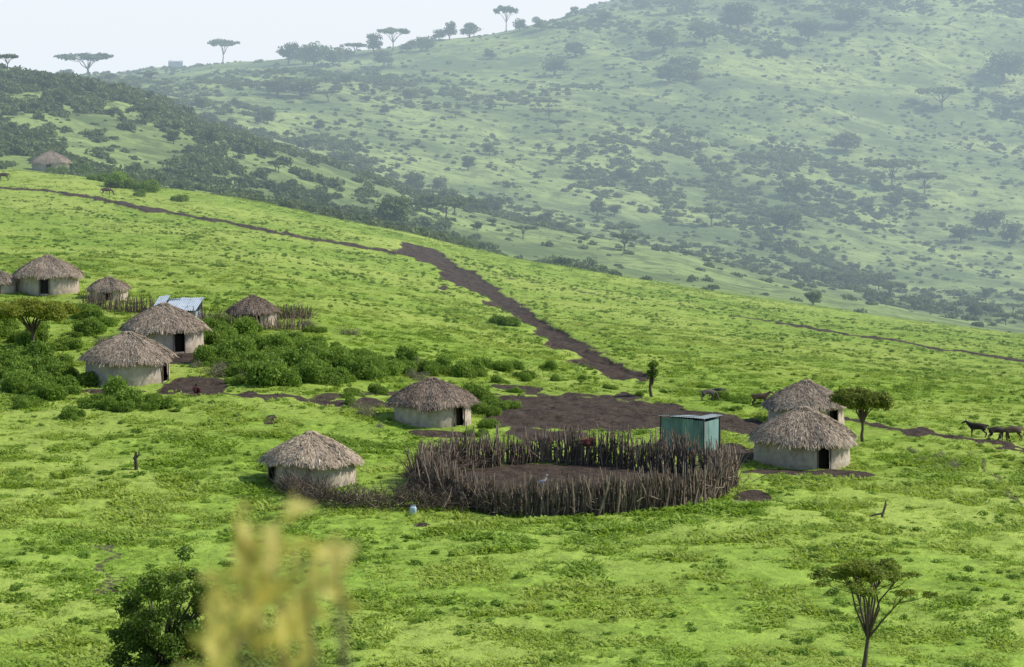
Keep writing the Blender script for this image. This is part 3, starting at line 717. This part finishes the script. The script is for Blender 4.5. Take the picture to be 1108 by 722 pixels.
beast('cow', 1058, 474, 3.0, M_cow, .72, 'stand'); beast('cow', 1078, 477, .2, M_cow, .68); beast('cow', 1096, 478, 3.3, M_cow2, .75)
beast('donkey', 766, 434, .3, M_don, .62); beast('donkey', 822, 440, .1, M_cow2, .68, 'stand')
beast('donkey', 778, 431, 2.8, M_don, .55)
beast('cow', 115, 212, .2, M_cow2, .8); beast('cow', 4, 196, 3.2, M_cow2, .85); beast('cow', 122, 205, 2.9, M_cow, .7)
X, Y = ray(588, 527); e = bpy.data.objects.new('white_egret', None); scene.collection.objects.link(e); e.location = (X, Y, H1(X, Y))
M_wh = stdmat('white_feathers', (.65, .65, .62), (.8, .8, .78), 5, 0, .8); n = [(0, 0, .32, .09)]; E = []
chain(n, E, 0, [(-.14, 0, .30, .08), (-.3, 0, .24, .03)]); chain(n, E, 0, [(.1, 0, .38, .06), (.14, 0, .5, .028), (.12, 0, .6, .028), (.17, 0, .64, .035), (.27, 0, .62, .01)])
for sy in (-1, 1): chain(n, E, 0, [(-.03, sy*.05, .2, .02), (-.04, sy*.05, .02, .012), (.04, sy*.05, .01, .012)])
skin('body', n, E, M_wh, e)
X, Y = ray(212, 428); e = bpy.data.objects.new('seated_person', None); scene.collection.objects.link(e); e.location = (X, Y, H1(X, Y)); e.rotation_euler = (0, 0, -1.2)
M_skin = stdmat('skin', (.05, .028, .02), (.08, .045, .03), 3, 0, .6); M_shuka = stdmat('dark_red_shuka', (.05, .012, .02), (.16, .03, .04), 3, .2)
n = [(0, 0, .14, .15, .12)]; E = []
t_ = chain(n, E, 0, [(.02, 0, .34, .14, .11), (.06, 0, .52, .18, .11)])
for sy in (-1, 1):
    chain(n, E, 0, [(.22, sy*.12, .30, .09), (.42, sy*.14, .46, .075), (.44, sy*.14, .22, .06)])
    chain(n, E, 2, [(.12, sy*.2, .46, .06), (.22, sy*.22, .34, .05)])
skin('shuka', n, E, M_shuka, e)
n = [(.07, 0, .58, .05)]; E = []; chain(n, E, 0, [(.08, 0, .66, .055), (.09, 0, .74, .09, .085), (.09, 0, .83, .075)]); chain(n, E, 2, [(.175, 0, .735, .02)])
skin('head', n, E, M_skin, e)
mb = MB()
for sy in (-1, 1):
    tube(mb, [(.2, sy*.22, .36), (.36, sy*.18, .44)], [.04, .03], 6)
    for f in range(5): tube(mb, [(.35, sy*(.15+.016*f), .44), (.42, sy*(.14+.018*f), .46), (.45, sy*(.14+.018*f), .42)], [.01, .009, .007], 5)
    tube(mb, [(.44, sy*.14, .24), (.44, sy*.14, .05), (.56, sy*.14, .03)], [.05, .035, .03], 6)
mb.obj('hands_and_feet', [M_skin], parent=e)

# ------------------------------------------------------------------ near shrub (out of focus, ochre leaves)
mb = MB(); rg = np.random.default_rng(77); D = 2.6
def near(px, py, Y):
    v = (361-py)/F; dY = C6+S6*v; return np.array([Y*((px-554)/F)/dY, Y, Y*(-S6+C6*v)/dY])
base = np.array([-.27, D, H1(-.27, D)])
for px, py, n, sp in ((262,582,12,.012),(296,592,15,.018),(330,606,14,.018),(366,608,7,.010),(275,640,17,.024),(262,690,20,.026),(300,700,24,.028),(215,715,9,.015),(250,620,8,.014),(325,650,10,.018),(320,690,13,.02),(362,640,4,.008),(240,660,8,.016),(285,665,13,.026),(235,700,9,.016)):
    Y = D+rg.normal()*.06; tip = near(px, py, Y); m1 = base*.45+tip*.55+[0, 0, .05]; k1 = tip-[.0, 0, .14]
    tube(mb, [base, m1, k1*.7+tip*.3+[0.01, 0, -.02], tip], [.010, .006, .003, .0015], 6, 0)
    c = tip[None]+rg.normal(size=(n, 3))*[sp, sp, sp*1.5]
    d = rg.normal(size=(n, 3))+[0, 0, .8]; d /= np.linalg.norm(d, axis=1)[:, None]; sd = np.cross(d, rg.normal(size=(n, 3))); sd /= np.linalg.norm(sd, axis=1)[:, None]
    l = (.014+.010*rg.random(n))[:, None]; v = np.stack([c-d*l, c+sd*l*.42, c+d*l, c-sd*l*.42], 1).reshape(-1, 3)
    mb.add(v, np.arange(4*n).reshape(-1, 4), 1, rg.random(n))
mb.obj('ochre_shrub', [M_bark, M_ochre])

# ------------------------------------------------------------------ haze (absorbing box over the valley; scattered light is put in as emission)
bpy.ops.mesh.primitive_cube_add(size=1); hz = bpy.context.object; hz.name = 'glowing_haze'
hz.location = (0, 3700, 150); hz.scale = (3600, 7000, 640)
m, nt, out = newmat('glowing_haze')
SIG = np.array([.00030, .00037, .00041]); AIR = np.array([.88, .94, 1.0]); s = SIG.max()
ab = N(nt, 'ShaderNodeVolumeAbsorption'); ab.inputs['Density'].default_value = s; ab.inputs['Color'].default_value = (*(1-SIG/s), 1)
em = N(nt, 'ShaderNodeEmission'); ec = SIG*AIR; em.inputs['Strength'].default_value = float(ec.max()); em.inputs['Color'].default_value = (*(ec/ec.max()), 1)
ad = N(nt, 'ShaderNodeAddShader'); nt.links.new(ab.outputs[0], ad.inputs[0]); nt.links.new(em.outputs[0], ad.inputs[1])
nt.links.new(ad.outputs[0], out.inputs['Volume']); hz.data.materials.append(m)

# ------------------------------------------------------------------ light, sky, camera
az, el = math.radians(82), math.radians(41)
d = Vector((math.sin(az)*math.cos(el), math.cos(az)*math.cos(el), math.sin(el)))
L = bpy.data.lights.new('sun', 'SUN'); L.energy = 5.0; L.angle = math.radians(.5); L.color = (1, .95, .85)
lo = bpy.data.objects.new('sun', L); scene.collection.objects.link(lo); lo.rotation_euler = d.to_track_quat('Z', 'Y').to_euler()
w = bpy.data.worlds.new('World'); scene.world = w; w.use_nodes = True; nt = w.node_tree
sky = nt.nodes.new('ShaderNodeTexSky'); sky.sky_type = 'NISHITA'; sky.sun_disc = False; sky.sun_elevation = el; sky.sun_rotation = az; sky.dust_density = 2.0; sky.air_density = 1.0; sky.altitude = 1500
bg = nt.nodes['Background']; bg.inputs[1].default_value = .15; nt.links.new(sky.outputs[0], bg.inputs[0])
cam = bpy.data.cameras.new('camera'); co = bpy.data.objects.new('camera', cam); scene.collection.objects.link(co); scene.camera = co
co.location = (0, 0, 0); co.rotation_euler = (math.radians(84), 0, 0); cam.sensor_width = 36; cam.lens = 90; cam.clip_end = 12000; cam.clip_start = .1
cam.dof.use_dof = True; cam.dof.focus_distance = 150; cam.dof.aperture_fstop = 5.6
scene.view_settings.view_transform = 'Standard'; scene.view_settings.look = 'None'; scene.view_settings.exposure = 0
